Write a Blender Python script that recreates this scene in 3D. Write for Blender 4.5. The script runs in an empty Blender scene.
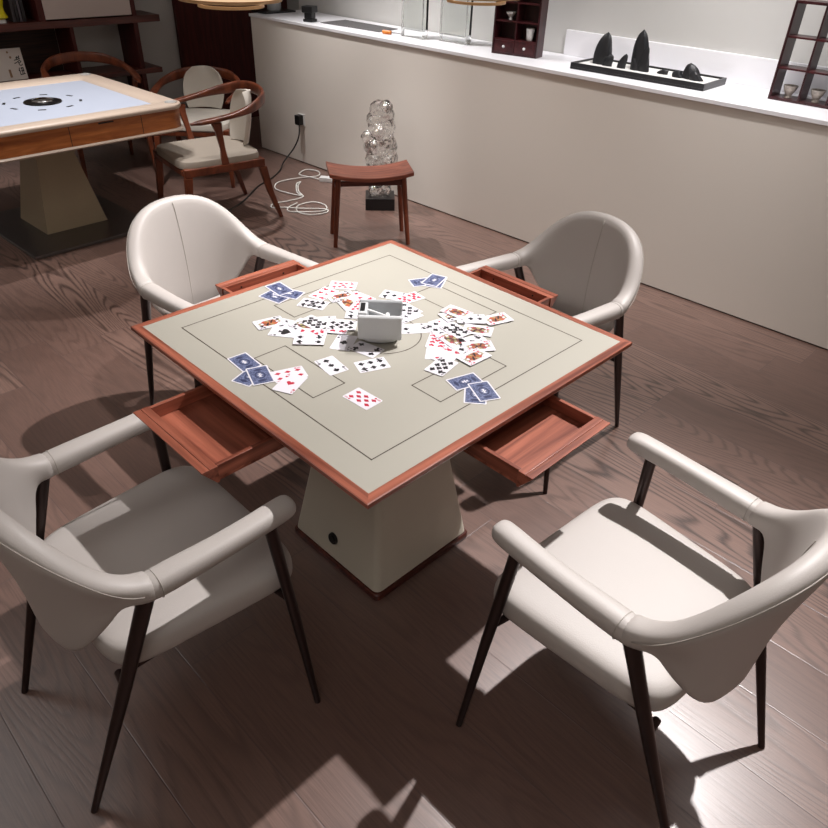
import bpy, bmesh, math, random
from mathutils import Vector, Matrix
random.seed(7)
sc = bpy.context.scene
COL = sc.collection
PI = math.pi

# ------------------------------------------------------------------ helpers
def lin(c):
    c = c / 255.0
    return c / 12.92 if c <= 0.04045 else ((c + 0.055) / 1.055) ** 2.4

def rgb(r, g, b):
    return (lin(r), lin(g), lin(b), 1.0)

def mat(name, col, rough=0.5, metal=0.0, bump=0.0, bscale=200.0, var=0.06, vscale=6.0, spec=0.5, **kw):
    m = bpy.data.materials.new(name); m.use_nodes = True
    nt = m.node_tree; N = nt.nodes; L = nt.links
    p = N['Principled BSDF']
    p.inputs['Roughness'].default_value = rough
    p.inputs['Metallic'].default_value = metal
    p.inputs['Specular IOR Level'].default_value = spec
    for k, v in kw.items():
        p.inputs[k.replace('_', ' ')].default_value = v
    tc = N.new('ShaderNodeTexCoord')
    n = N.new('ShaderNodeTexNoise'); n.inputs['Scale'].default_value = vscale; n.inputs['Detail'].default_value = 3
    L.new(tc.outputs['Object'], n.inputs['Vector'])
    mx = N.new('ShaderNodeMix'); mx.data_type = 'RGBA'
    mx.inputs[6].default_value = tuple(c * (1 - var) for c in col[:3]) + (1,)
    mx.inputs[7].default_value = tuple(min(1, c * (1 + var)) for c in col[:3]) + (1,)
    L.new(n.outputs['Fac'], mx.inputs[0]); L.new(mx.outputs[2], p.inputs['Base Color'])
    if bump:
        n2 = N.new('ShaderNodeTexNoise'); n2.inputs['Scale'].default_value = bscale; n2.inputs['Detail'].default_value = 4
        L.new(tc.outputs['Object'], n2.inputs['Vector'])
        b = N.new('ShaderNodeBump'); b.inputs['Strength'].default_value = bump; b.inputs['Distance'].default_value = 0.002
        L.new(n2.outputs['Fac'], b.inputs['Height']); L.new(b.outputs[0], p.inputs['Normal'])
    return m

def wood(name, c1, c2, axis=(30, 30, 2.0), rough=0.4, spec=0.5):
    m = bpy.data.materials.new(name); m.use_nodes = True
    nt = m.node_tree; N = nt.nodes; L = nt.links
    p = N['Principled BSDF']; p.inputs['Roughness'].default_value = rough
    p.inputs['Specular IOR Level'].default_value = spec
    tc = N.new('ShaderNodeTexCoord'); mp = N.new('ShaderNodeMapping'); mp.inputs['Scale'].default_value = axis
    L.new(tc.outputs['Object'], mp.inputs['Vector'])
    n = N.new('ShaderNodeTexNoise'); n.inputs['Scale'].default_value = 1.0; n.inputs['Detail'].default_value = 5; n.inputs['Distortion'].default_value = 0.6
    L.new(mp.outputs[0], n.inputs['Vector'])
    n3 = N.new('ShaderNodeTexNoise'); n3.inputs['Scale'].default_value = 5.0; n3.inputs['Detail'].default_value = 2
    L.new(mp.outputs[0], n3.inputs['Vector'])
    r = N.new('ShaderNodeValToRGB'); r.color_ramp.elements[0].position = 0.3; r.color_ramp.elements[0].color = c1
    r.color_ramp.elements[1].position = 0.72; r.color_ramp.elements[1].color = c2
    L.new(n.outputs['Fac'], r.inputs[0])
    mx = N.new('ShaderNodeMix'); mx.data_type = 'RGBA'; mx.blend_type = 'MULTIPLY'; mx.inputs[0].default_value = 0.35
    L.new(r.outputs[0], mx.inputs[6]); L.new(n3.outputs['Fac'], mx.inputs[7])
    L.new(mx.outputs[2], p.inputs['Base Color'])
    b = N.new('ShaderNodeBump'); b.inputs['Strength'].default_value = 0.12; b.inputs['Distance'].default_value = 0.001
    L.new(n3.outputs['Fac'], b.inputs['Height']); L.new(b.outputs[0], p.inputs['Normal'])
    return m

def obj(name, bm, mats, parent=None, smooth=None, bevel=0.0, seg=2, sub=0):
    me = bpy.data.meshes.new(name)
    bmesh.ops.recalc_face_normals(bm, faces=bm.faces[:])
    bm.to_mesh(me); bm.free()
    if not isinstance(mats, (list, tuple)): mats = [mats]
    for m in mats: me.materials.append(m)
    o = bpy.data.objects.new(name, me); COL.objects.link(o)
    if parent: o.parent = parent
    if bevel:
        b = o.modifiers.new('bevel', 'BEVEL'); b.width = bevel; b.segments = seg; b.limit_method = 'ANGLE'; b.angle_limit = math.radians(40)
    if sub:
        s = o.modifiers.new('sub', 'SUBSURF'); s.levels = sub; s.render_levels = sub
    if smooth:
        ang = math.radians(smooth if smooth is not True else 180)
        for f in me.polygons: f.use_smooth = True
        if smooth is not True:
            me.set_sharp_from_angle(angle=ang)
    return o

def thing(name, label, cat, loc=(0, 0, 0), rz=0.0, group=None):
    o = bpy.data.objects.new(name, None); COL.objects.link(o)
    o.empty_display_size = 0.1
    o.location = loc; o.rotation_euler = (0, 0, rz)
    o['label'] = label; o['category'] = cat
    if group: o['group'] = group
    return o

def tag(o, label, cat, group=None):
    o['label'] = label; o['category'] = cat
    if group: o['group'] = group
    return o

def struct(o):
    o['kind'] = 'structure'; return o

def box(bm, lo, hi, mi=0, M=None):
    vs = [bm.verts.new((x, y, z)) for x in (lo[0], hi[0]) for y in (lo[1], hi[1]) for z in (lo[2], hi[2])]
    if M is not None:
        for v in vs: v.co = M @ v.co
    for q in ((0, 1, 3, 2), (4, 6, 7, 5), (0, 4, 5, 1), (2, 3, 7, 6), (0, 2, 6, 4), (1, 5, 7, 3)):
        f = bm.faces.new([vs[i] for i in q]); f.material_index = mi
    return vs

def loft(bm, rings, cap=(True, True), closed=True, mi=0):
    R = [[bm.verts.new(p) for p in r] for r in rings]
    n = len(R[0])
    for a, b in zip(R, R[1:]):
        for i in range(n if closed else n - 1):
            j = (i + 1) % n
            f = bm.faces.new((a[i], a[j], b[j], b[i])); f.material_index = mi
    if cap[0]: bm.faces.new(R[0][::-1]).material_index = mi
    if cap[1]: bm.faces.new(R[-1]).material_index = mi
    return R

def tube(bm, pts, rad, n=10, mi=0, cap=True):
    pts = [Vector(p) for p in pts]
    if not isinstance(rad, (list, tuple)): rad = [rad] * len(pts)
    rings = []; up = None
    for i, p in enumerate(pts):
        t = (pts[min(i + 1, len(pts) - 1)] - pts[max(i - 1, 0)]).normalized()
        if up is None:
            up = Vector((0, 0, 1)) if abs(t.z) < 0.9 else Vector((0, 1, 0))
        s = t.cross(up).normalized(); up = s.cross(t).normalized()
        rings.append([p + (s * math.cos(2 * PI * k / n) + up * math.sin(2 * PI * k / n)) * rad[i] for k in range(n)])
    loft(bm, rings, (cap, cap), True, mi)

def cyl(bm, c, r1, r2, h, n=24, mi=0):
    loft(bm, [[(c[0] + r * math.cos(2 * PI * k / n), c[1] + r * math.sin(2 * PI * k / n), z) for k in range(n)]
              for r, z in ((r1, c[2]), (r2, c[2] + h))], mi=mi)

def lathe(bm, prof, n=24, mi=0, c=(0, 0, 0)):
    loft(bm, [[(c[0] + r * math.cos(2 * PI * k / n), c[1] + r * math.sin(2 * PI * k / n), c[2] + z) for k in range(n)] for r, z in prof], mi=mi)

def spline(pts, n=8, closed=False):
    P = [Vector(p) for p in pts]; out = []
    m = len(P)
    for i in range(m - 1 if not closed else m):
        p0 = P[(i - 1) % m] if closed or i > 0 else P[0] * 2 - P[1]
        p1 = P[i]; p2 = P[(i + 1) % m]
        p3 = P[(i + 2) % m] if closed or i + 2 < m else P[-1] * 2 - P[-2]
        for k in range(n):
            t = k / n
            out.append(0.5 * ((2 * p1) + (p2 - p0) * t + (2 * p0 - 5 * p1 + 4 * p2 - p3) * t * t + (3 * p1 - p0 - 3 * p2 + p3) * t ** 3))
    if not closed: out.append(P[-1])
    return out

def sup(a, e):
    c, s = math.cos(a), math.sin(a)
    return math.copysign(abs(c) ** e, c), math.copysign(abs(s) ** e, s)

def copy_tree(o, parent=None):
    c = o.copy(); COL.objects.link(c)
    if parent: c.parent = parent
    for ch in list(o.children): copy_tree(ch, c)
    return c

def sstep(x):
    x = max(0.0, min(1.0, x)); return x * x * (3 - 2 * x)

# ------------------------------------------------------------------ materials
LEATHER = mat('leather', rgb(184, 177, 172), 0.5, bump=0.15, bscale=350, var=0.03, vscale=3)
SEAM = mat('seam_thread', rgb(170, 163, 155), 0.7)
DARKMETAL = mat('dark_bronze_metal', rgb(56, 43, 41), 0.32, metal=0.6)
CREAM = mat('cream_table_leather', rgb(160, 156, 145), 0.5, bump=0.1, bscale=400, var=0.02, vscale=3)
PEDM = mat('pedestal_leather', rgb(205, 198, 182), 0.5, bump=0.1, bscale=300, var=0.03)
LINE = mat('printed_line', rgb(64, 52, 44), 0.6)
WOODX = wood('red_wood_x', rgb(108, 52, 37), rgb(184, 108, 84), (2, 40, 40), 0.36)
WOODY = wood('red_wood_y', rgb(108, 52, 37), rgb(184, 108, 84), (40, 2, 40), 0.36)
WOODZ = wood('red_wood_z', rgb(92, 42, 26), rgb(150, 76, 48), (40, 40, 2.5), 0.36)
DARKW = wood('dark_red_wood', rgb(66, 28, 22), rgb(112, 54, 42), (3, 40, 40), 0.4)
DARKWZ = wood('dark_red_wood_z', rgb(62, 20, 17), rgb(92, 36, 30), (40, 40, 3), 0.5, .3)
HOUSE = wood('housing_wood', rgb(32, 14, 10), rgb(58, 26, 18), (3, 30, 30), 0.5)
BLACK = mat('black_plastic', rgb(14, 14, 15), 0.4)
BLACKM = mat('black_lacquer', rgb(16, 15, 17), 0.3)
GREYP = mat('grey_plastic', rgb(196, 197, 198), 0.38, var=0.02)
GREYD = mat('grey_plastic_inner', rgb(172, 174, 176), 0.45, var=0.02)
WALLM = mat('wall_plaster', rgb(226, 219, 210), 0.7, bump=0.05, bscale=60, var=0.02, vscale=1.5)
WALLG = mat('wall_plaster_grey', rgb(196, 194, 190), 0.75, bump=0.05, bscale=60, var=0.02, vscale=1.5)
LEDGE = mat('white_counter_top', rgb(236, 235, 238), 0.35, var=0.01)
PANEL = mat('cabinet_door_lacquer', rgb(196, 180, 172), 0.5, var=0.02)
CEILM = mat('ceiling_paint', rgb(225, 222, 216), 0.8)
ROSE = wood('rosewood', rgb(50, 14, 18), rgb(84, 30, 34), (3, 40, 40), 0.35)
ROSEZ = wood('rosewood_z', rgb(40, 12, 16), rgb(70, 24, 28), (40, 40, 3), 0.35)
CHAIRW = wood('walnut_chair', rgb(84, 38, 22), rgb(142, 74, 46), (14, 14, 6), 0.33)
SEATG = mat('seat_fabric', rgb(158, 147, 134), 0.7, bump=0.2, bscale=300)
SEATC = mat('cream_seat', rgb(206, 199, 188), 0.6, bump=0.15, bscale=300)
PORC = mat('white_porcelain', rgb(228, 228, 226), 0.2)
STEEL = mat('dark_steel_plate', rgb(120, 118, 118), 0.3, metal=0.8)
T2FELT = mat('pale_blue_playing_felt', rgb(172, 179, 194), 0.6, var=0.03)
T2RIM = mat('beige_lacquer_rim', rgb(190, 172, 156), 0.4, var=0.02)
T2WOOD = wood('table_band_wood', rgb(146, 76, 30), rgb(206, 126, 66), (3, 30, 30), 0.35)
T2PED = mat('olive_beige_pedestal', rgb(172, 158, 132), 0.5, var=0.03)
CHROME = mat('chrome', rgb(200, 200, 200), 0.15, metal=1.0)
SILV = mat('silver_button', rgb(190, 188, 184), .3, metal=.3)
SAND = mat('white_sand', rgb(222, 220, 216), 0.9, bump=0.4, bscale=150)
ROCK = mat('black_ink_stone', rgb(26, 27, 30), 0.42, bump=1.0, bscale=35, var=0.3)
GLOW = mat('lamp_diffuser', rgb(235, 214, 188), 0.6, Emission_Color=rgb(255, 220, 180), Emission_Strength=0.7)
BAMBOO = mat('pale_bamboo', rgb(196, 168, 132), 0.5)
YELLOW = mat('yellow_glaze', rgb(224, 208, 20), 0.25)
PAPER = mat('cream_paper', rgb(218, 208, 200), 0.8, var=0.05)
INK = mat('black_ink', rgb(22, 20, 20), 0.6)
SEALM = mat('brown_stamp_ink', rgb(150, 118, 88), 0.7)
ORANGE = mat('orange_plastic', rgb(214, 120, 30), 0.4)
WIREW = mat('white_cable', rgb(222, 220, 214), 0.5)
MESHM = mat('dark_grey_mat', rgb(88, 86, 86), 0.8, bump=0.6, bscale=90, var=0.4, vscale=60)
SLAT = wood('woven_slats', rgb(36, 20, 16), rgb(80, 50, 38), (4, 4, 90), 0.6)

def glass(name, rough=0.02, tint=(0.96, 0.98, 0.97, 1), bump=0.0, bs=30, ior=1.45):
    m = bpy.data.materials.new(name); m.use_nodes = True
    N = m.node_tree.nodes; L = m.node_tree.links; p = N['Principled BSDF']
    p.inputs['Transmission Weight'].default_value = 1.0; p.inputs['Roughness'].default_value = rough
    p.inputs['Base Color'].default_value = tint; p.inputs['IOR'].default_value = ior
    tc = N.new('ShaderNodeTexCoord'); n = N.new('ShaderNodeTexNoise'); n.inputs['Scale'].default_value = bs
    L.new(tc.outputs['Object'], n.inputs['Vector'])
    b = N.new('ShaderNodeBump'); b.inputs['Strength'].default_value = bump; b.inputs['Distance'].default_value = 0.01
    L.new(n.outputs['Fac'], b.inputs['Height']); L.new(b.outputs[0], p.inputs['Normal'])
    return m
GLASS = glass('clear_glass', bump=0.02)
GLASSR = glass('rippled_glass', rough=0.0, tint=(1, 1, 1, 1), bump=0.3, bs=40, ior=1.42)
N_ = GLASSR.node_tree.nodes; L_ = GLASSR.node_tree.links
mx_ = N_.new('ShaderNodeMixShader'); gl_ = N_.new('ShaderNodeBsdfGlossy'); gl_.inputs['Roughness'].default_value = .08; gl_.inputs['Color'].default_value = (1, 1, 1, 1)
nz_ = N_.new('ShaderNodeTexNoise'); nz_.inputs['Scale'].default_value = 34; rp_ = N_.new('ShaderNodeValToRGB')
rp_.color_ramp.elements[0].position = .46; rp_.color_ramp.elements[0].color = (.08, .08, .08, 1); rp_.color_ramp.elements[1].position = .62; rp_.color_ramp.elements[1].color = (.55, .55, .55, 1)
tc_ = N_.new('ShaderNodeTexCoord'); L_.new(tc_.outputs['Object'], nz_.inputs['Vector']); L_.new(nz_.outputs['Fac'], rp_.inputs[0]); L_.new(rp_.outputs[0], mx_.inputs[0])
L_.new(N_['Principled BSDF'].outputs[0], mx_.inputs[1]); L_.new(gl_.outputs[0], mx_.inputs[2]); L_.new(mx_.outputs[0], N_['Material Output'].inputs[0])
L_.new(N_['Bump'].outputs[0], gl_.inputs['Normal'])

def floor_material():
    m = bpy.data.materials.new('oak_plank_floor'); m.use_nodes = True
    nt = m.node_tree; N = nt.nodes; L = nt.links; p = N['Principled BSDF']
    def mth(op, a, b=None, c=None):
        n = N.new('ShaderNodeMath'); n.operation = op
        for i, v in enumerate((a, b, c)):
            if v is None: continue
            if isinstance(v, (int, float)): n.inputs[i].default_value = v
            else: L.new(v, n.inputs[i])
        return n.outputs[0]
    tc = N.new('ShaderNodeTexCoord'); sx = N.new('ShaderNodeSeparateXYZ'); L.new(tc.outputs['Object'], sx.inputs[0])
    X, Y = sx.outputs[0], sx.outputs[1]
    u = mth('DIVIDE', mth('ADD', X, 0.53 + 21.67), 0.2167)
    iu = mth('FLOOR', u); fu = mth('FRACT', u)
    w1 = N.new('ShaderNodeTexWhiteNoise'); w1.noise_dimensions = '1D'; L.new(iu, w1.inputs['W'])
    v = mth('ADD', mth('DIVIDE', mth('ADD', Y, 20.0), 1.75), mth('MULTIPLY', w1.outputs['Value'], 7.0))
    iv = mth('FLOOR', v); fv = mth('FRACT', v)
    cb = N.new('ShaderNodeCombineXYZ'); L.new(iu, cb.inputs[0]); L.new(iv, cb.inputs[1])
    w2 = N.new('ShaderNodeTexWhiteNoise'); w2.noise_dimensions = '2D'; L.new(cb.outputs[0], w2.inputs['Vector'])
    rnd = w2.outputs['Value']
    # cathedral grain: contour lines of a stretched noise field
    cg = N.new('ShaderNodeCombineXYZ')
    L.new(mth('MULTIPLY', X, 4.6), cg.inputs[0]); L.new(mth('MULTIPLY', Y, 0.55), cg.inputs[1]); L.new(mth('MULTIPLY', rnd, 60.0), cg.inputs[2])
    n1 = N.new('ShaderNodeTexNoise'); n1.inputs['Scale'].default_value = 1.0; n1.inputs['Detail'].default_value = 1.5; n1.inputs['Roughness'].default_value = 0.35
    L.new(cg.outputs[0], n1.inputs['Vector'])
    # fine wobble
    cg2 = N.new('ShaderNodeCombineXYZ')
    L.new(mth('MULTIPLY', X, 260.0), cg2.inputs[0]); L.new(mth('MULTIPLY', Y, 9.0), cg2.inputs[1]); L.new(mth('MULTIPLY', rnd, 31.0), cg2.inputs[2])
    n2 = N.new('ShaderNodeTexNoise'); n2.inputs['Scale'].default_value = 1.0; n2.inputs['Detail'].default_value = 3
    L.new(cg2.outputs[0], n2.inputs['Vector'])
    ph = mth('ADD', mth('MULTIPLY', n1.outputs['Fac'], 30.0), mth('MULTIPLY', n2.outputs['Fac'], 0.5))
    fr = mth('FRACT', ph)
    tri = mth('ABSOLUTE', mth('SUBTRACT', fr, 0.5))           # 0 at line centre
    line = N.new('ShaderNodeMapRange'); L.new(tri, line.inputs['Value'])
    line.inputs['From Min'].default_value = 0.02; line.inputs['From Max'].default_value = 0.26
    # some planks calmer
    amt = mth('MULTIPLY', mth('SUBTRACT', 1.0, line.outputs[0]), mth('ADD', 0.12, mth('MULTIPLY', mth('POWER', rnd, 1.6), 0.76)))
    ramp = N.new('ShaderNodeValToRGB'); e = ramp.color_ramp.elements
    e[0].color = rgb(110, 85, 76); e[1].color = rgb(136, 108, 97)
    L.new(rnd, ramp.inputs[0])
    mx = N.new('ShaderNodeMix'); mx.data_type = 'RGBA'; L.new(amt, mx.inputs[0]); L.new(ramp.outputs[0], mx.inputs[6]); mx.inputs[7].default_value = rgb(44, 31, 28)
    mf = N.new('ShaderNodeMix'); mf.data_type = 'RGBA'; mf.blend_type = 'MULTIPLY'; mf.inputs[0].default_value = 0.22
    fine = N.new('ShaderNodeMapRange'); L.new(n2.outputs['Fac'], fine.inputs['Value']); fine.inputs['From Min'].default_value = 0.3; fine.inputs['From Max'].default_value = 0.62
    L.new(mx.outputs[2], mf.inputs[6]); L.new(fine.outputs[0], mf.inputs[7])
    # seams
    d1 = mth('MULTIPLY', mth('MINIMUM', fu, mth('SUBTRACT', 1.0, fu)), 0.2167)
    d2 = mth('MULTIPLY', mth('MINIMUM', fv, mth('SUBTRACT', 1.0, fv)), 1.75)
    ds = mth('MINIMUM', d1, d2)
    seam = N.new('ShaderNodeMapRange'); L.new(ds, seam.inputs['Value']); seam.inputs['From Min'].default_value = 0.0006; seam.inputs['From Max'].default_value = 0.0022
    ms = N.new('ShaderNodeMix'); ms.data_type = 'RGBA'; L.new(seam.outputs[0], ms.inputs[0])
    ms.inputs[6].default_value = rgb(92, 74, 70); L.new(mf.outputs[2], ms.inputs[7])
    L.new(ms.outputs[2], p.inputs['Base Color'])
    p.inputs['Roughness'].default_value = 0.34
    p.inputs['Specular IOR Level'].default_value = 1.0
    b = N.new('ShaderNodeBump'); b.inputs['Strength'].default_value = 0.25; b.inputs['Distance'].default_value = 0.0015
    h = mth('ADD', mth('MULTIPLY', n2.outputs['Fac'], 0.5), mth('ADD', seam.outputs[0], mth('MULTIPLY', amt, -0.6)))
    L.new(h, b.inputs['Height']); L.new(b.outputs[0], p.inputs['Normal'])
    return m
FLOORM = floor_material()

# ------------------------------------------------------------------ room
X0, X1, Y0, Y1, ZC = -3.6, 3.03, -3.6, 5.28, 4.2
def plainbox(name, lo, hi, m, M=None, bevel=0):
    bm = bmesh.new(); box(bm, lo, hi, 0, M); return obj(name, bm, m, bevel=bevel)
struct(plainbox('floor', (X0 - .1, Y0 - .1, -0.1), (X1 + 1.2, Y1 + .1, 0), FLOORM))
struct(plainbox('ceiling', (X0 - .1, Y0 - .1, ZC), (X1 + 1.2, Y1 + .1, ZC + .1), CEILM))
struct(plainbox('wall_left', (X0 - .1, Y0 - .1, 0), (X0, Y1 + .1, ZC), WALLM))
struct(plainbox('wall_front', (X0, Y0 - .1, 0), (X1 + .3, Y0, ZC), WALLM))
struct(plainbox('wall_back', (X0, Y1, 0), (X1 + 1.2, Y1 + .1, ZC), WALLG))
WR = Matrix.Translation((2.43, 4.3, 0)) @ Matrix.Rotation(math.radians(1.077), 4, 'Z')   # local x out of the room, -y along the wall
struct(plainbox('wall_right', (0.012, -7.95, 0.007), (0.53, -.078, 1.02), WALLM, WR, 0.002))
struct(plainbox('shadow_gap_right', (0.022, -7.95, 0.0), (0.5, -0.088, 0.0069), BLACK, WR))  # black strip stands in for the shadow gap under the half wall
struct(plainbox('trim_1', (0.0, -7.95, 1.0201), (0.53, -.074, 1.04), LEDGE, WR, 0.0015))
struct(plainbox('wall_far_right', (0.54, -7.95, 0), (0.64, -.03, ZC), WALLG, WR))
struct(plainbox('lit_strip_panel', (0.515, -7.9, 1.0401), (0.5395, -2.73, 1.18), LEDGE, WR, 0.002))  # white panel stands in for the lit strip low on the wall
struct(plainbox('wall_corner_right', (4.12, 4.0, 0), (4.22, Y1, ZC), WALLG))
# dark timber door leaf beyond the half wall
bm = bmesh.new(); box(bm, (2.33, 5.20, 0.0), (3.52, 5.25, 2.3)); dr = struct(obj('door_1', bm, DARKWZ, bevel=0.003))

# ------------------------------------------------------------------ upholstered chairs
def make_shell():
    bm = bmesh.new(); rings = []; NU = 37
    for i in range(NU):
        a = -PI / 2 + PI * i / (NU - 1)
        s, c = math.sin(a), math.cos(a); ca = max(c, 0.0)
        rx = 0.257 * math.copysign(abs(s) ** 0.92, s); ry = -0.06 - 0.215 * ca ** 0.85
        rz = 0.634 + 0.200 * (0.5 * sstep(ca) + 0.5 * ca ** 1.6)
        bx = 0.235 * math.copysign(abs(s) ** 1.15, s); by = -0.062 - 0.168 * ca ** 0.85
        k = sstep((abs(a) - math.radians(22)) / math.radians(60))
        bz = 0.408 + (0.594 - 0.408) * k
        n = Vector((s * 0.9, -c, 0)); n = n.normalized() if n.length > 0 else Vector((s, 0, 0))
        R = Vector((rx, ry, rz)); B = Vector((bx, by, bz))
        NS = 7; outer = []; inner = []
        for j in range(NS):
            t = j / (NS - 1)
            P = B.lerp(R, t); P -= n * (0.013 * math.sin(PI * t) * (1 - k * 0.8))
            h = 0.014 + 0.014 * sstep(t) 
            d = (R - B).normalized(); nn = (n - d * n.dot(d)).normalized()
            outer.append(P + nn * h); inner.append(P - nn * h)
        d = (R - B).normalized(); nn = (n - d * n.dot(d)).normalized()
        cap = [R + nn * 0.020 + d * 0.016, R + d * 0.022, R - nn * 0.020 + d * 0.016]
        bot = [B - nn * 0.008 - d * 0.009, B + nn * 0.008 - d * 0.009]
        ring = outer + cap + inner[::-1] + bot
        w = sstep((abs(a) - math.radians(62)) / math.radians(28))
        if w > 0:
            th = [-52 + 100 * j / 6 for j in range(7)] + [68, 90, 112] + [132 + 100 * j / 6 for j in range(7)] + [255, 285]
            ring = [p.lerp(Vector((rx, ry, 0.632 + (rz - 0.634))) + n * (.033 * sup(math.radians(q), .75)[0]) + Vector((0, 0, .030 * sup(math.radians(q), .75)[1])), w) for p, q in zip(ring, th)]
        rings.append(ring)
    loft(bm, rings)
    return bm

def seam_pts(inner=True):
    pts = []
    for j in range(17):
        t = j / 16
        R = Vector((0, -0.275, 0.839)); B = Vector((0, -0.23, 0.408)); n = Vector((0, -1, 0))
        P = B.lerp(R, t) - n * 0.013 * math.sin(PI * t)
        h = 0.014 + 0.014 * sstep(t); d = (R - B).normalized(); nn = (n - d * n.dot(d)).normalized()
        pts.append(P - nn * (h - 0.0006) if inner else P + nn * (h - 0.0006))
    return pts

def rim_pts():
    pts = []
    for i in range(45):
        a = math.radians(-84 + 168 * i / 44); s, ca = math.sin(a), math.cos(a)
        rx = 0.257 * math.copysign(abs(s) ** 0.92, s); ry = -0.06 - 0.215 * ca ** 0.85
        rz = 0.634 + 0.200 * (0.5 * sstep(ca) + 0.5 * ca ** 1.6)
        n = Vector((s * 0.9, -ca, 0)).normalized(); e = sstep((abs(a) - 1.0) / .5)
        pts.append(Vector((rx, ry, rz)) + n * (.0245 + .006 * e) + Vector((0, 0, .004 - .004 * e)))
    return pts

def make_arm(sg):
    bm = bmesh.new(); rings = []; n = 16
    for t, w, h, yy in [(0, .024, .021, -.095), (.02, .0300, .027, -.075), (.04, .0318, .0288, -.0585), (.15, .0315, .028, 0), (.4, .029, .025, .09), (.7, .029, .025, .18), (.88, .030, .0255, .24),
                        (.95, .029, .024, .262), (.985, .025, .020, .274), (1, .016, .012, .280)]:
        x = sg * (0.257 + 0.006 * math.sin(PI * t)); z = 0.632 + 0.012 * t
        ring = []
        for k in range(n):
            c, s = sup(2 * PI * k / n, 0.75); ring.append((x + w * c, yy, z + h * s))
        rings.append(ring)
    loft(bm, rings); return bm

def make_seat():
    bm = bmesh.new(); rings = []; n = 48
    def out(sc_, z, cr=0.0):
        r = []
        for k in range(n):
            c, s = sup(2 * PI * k / n, 0.31)
            hw = 0.256 + 0.020 * s
            r.append((c * (hw - sc_), 0.058 + s * (0.238 - sc_), z))
        return r
    for off, z in [(0.05, .392), (0.012, .393), (0.002, .402), (0, .418), (0, .440), (0.004, .455), (0.016, .4635), (0.04, .467), (0.10, .4695), (0.17, .4705)]:
        rings.append(out(off, z))
    loft(bm, rings); return bm

def make_chair(label, loc, rz):
    t = thing('upholstered_armchair', label, 'chair', loc, rz, 'upholstered armchairs around the card table')
    sh = obj('backrest', make_shell(), LEATHER, t, smooth=True, sub=1)
    bm = bmesh.new(); tube(bm, rim_pts(), 0.0013, 6); obj('seam', bm, SEAM, sh, smooth=True)
    bm = bmesh.new(); tube(bm, seam_pts(True), 0.0014, 6); obj('seam', bm, SEAM, sh, smooth=True)
    for sg in (-1, 1):
        a = obj('armrest', make_arm(sg), LEATHER, t, smooth=True, sub=1)
        bm = bmesh.new(); ring = []
        for k in range(21):
            c, s = sup(2 * PI * k / 20, 0.75); ring.append((sg * 0.2585 + 0.0312 * c, -0.0585, 0.632 + 0.0282 * s))
        tube(bm, ring, 0.0011, 6, cap=False); obj('seam', bm, SEAM, a, smooth=True)
    obj('seat', make_seat(), LEATHER, t, smooth=True, sub=1)
    for sg in (-1, 1):
        bm = bmesh.new(); tube(bm, [(sg * .262, .212, .618), (sg * .300, .230, .34), (sg * .345, .248, 0.0)], [.0155, .0135, .0085], 14); obj('leg', bm, DARKMETAL, t, smooth=50)
        bm = bmesh.new(); tube(bm, [(sg * .262, -.085, .615), (sg * .242, -.185, .34), (sg * .214, -.312, 0.0)], [.018, .0145, .0085], 14); obj('leg', bm, DARKMETAL, t, smooth=50)
    bm = bmesh.new(); box(bm, (-.215, -.14, .372), (.215, .25, .3915))
    for sg in (-1, 1):
        tube(bm, [(sg * .20, .215, .381), (sg * .293, .2285, .381)], .010, 8)
        tube(bm, [(sg * .20, -.165, .381), (sg * .2515, -.172, .381)], .010, 8)
    obj('seat_frame', bm, DARKMETAL, t, bevel=0.003)
    return t

CHA = make_chair('taupe leather armchair at the near left, cropped by the left border', (-.80, -.005, 0), math.radians(-90.5))
def chair_copy(label, loc, rz):
    c = copy_tree(CHA); c.location = loc; c.rotation_euler = (0, 0, rz); c['label'] = label; return c
chair_copy('brightly lit cream leather armchair at the near right, seen from behind', (.005, -.928, 0), math.radians(-3))
chair_copy('white-looking cream leather armchair behind the table, left side, in front of the wooden armchair', (.038, .928, 0), math.radians(184))
chair_copy('shaded taupe leather armchair behind the table, right side, near the pale half wall', (.885, .05, 0), math.radians(82))

# ------------------------------------------------------------------ card table
TB = thing('card_table', 'square card table with cream top, red wood edge and four open drawers', 'table', (0, 0, 0))
# mitred wooden edge
bm = bmesh.new()
prof = [(.4757, .7802), (.4975, .7802), (.5, .7788), (.5, .769), (.493, .758), (.465, .7555), (.465, .772), (.4757, .772)]
for side in range(4):
    M = Matrix.Rotation(side * PI / 2, 4, 'Z')
    rings = [[M @ Vector((r, sg * r, z)) for r, z in prof] for sg in (-1, 1)]
    loft(bm, rings, mi=side % 2)
obj('edge_frame', bm, [WOODY, WOODX], TB)
bm = bmesh.new(); box(bm, (-.4755, -.4755, .7722), (.4755, .4755, .7800)); surf = obj('playing_surface', bm, CREAM, TB)
bm = bmesh.new()
def flatline(a, b, w=.0030, z=.7803):
    a, b = Vector(a), Vector(b); d = (b - a).normalized(); n = Vector((-d.y, d.x)) * w / 2; a = a - d * w / 2; b = b + d * w / 2
    bm.faces.new([bm.verts.new((q.x, q.y, z)) for q in (a - n, b - n, b + n, a + n)])
def frect(x0, y0, x1, y1):
    for a, b in (((x0, y0), (x1, y0)), ((x1, y0), (x1, y1)), ((x1, y1), (x0, y1)), ((x0, y1), (x0, y0))): flatline(a, b)
frect(-.398, -.398, .398, .398)
frect(-.124, -.344, .128, -.244); frect(-.124, .244, .128, .343); frect(-.343, -.124, -.243, .126); frect(.248, -.124, .349, .126)
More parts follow.
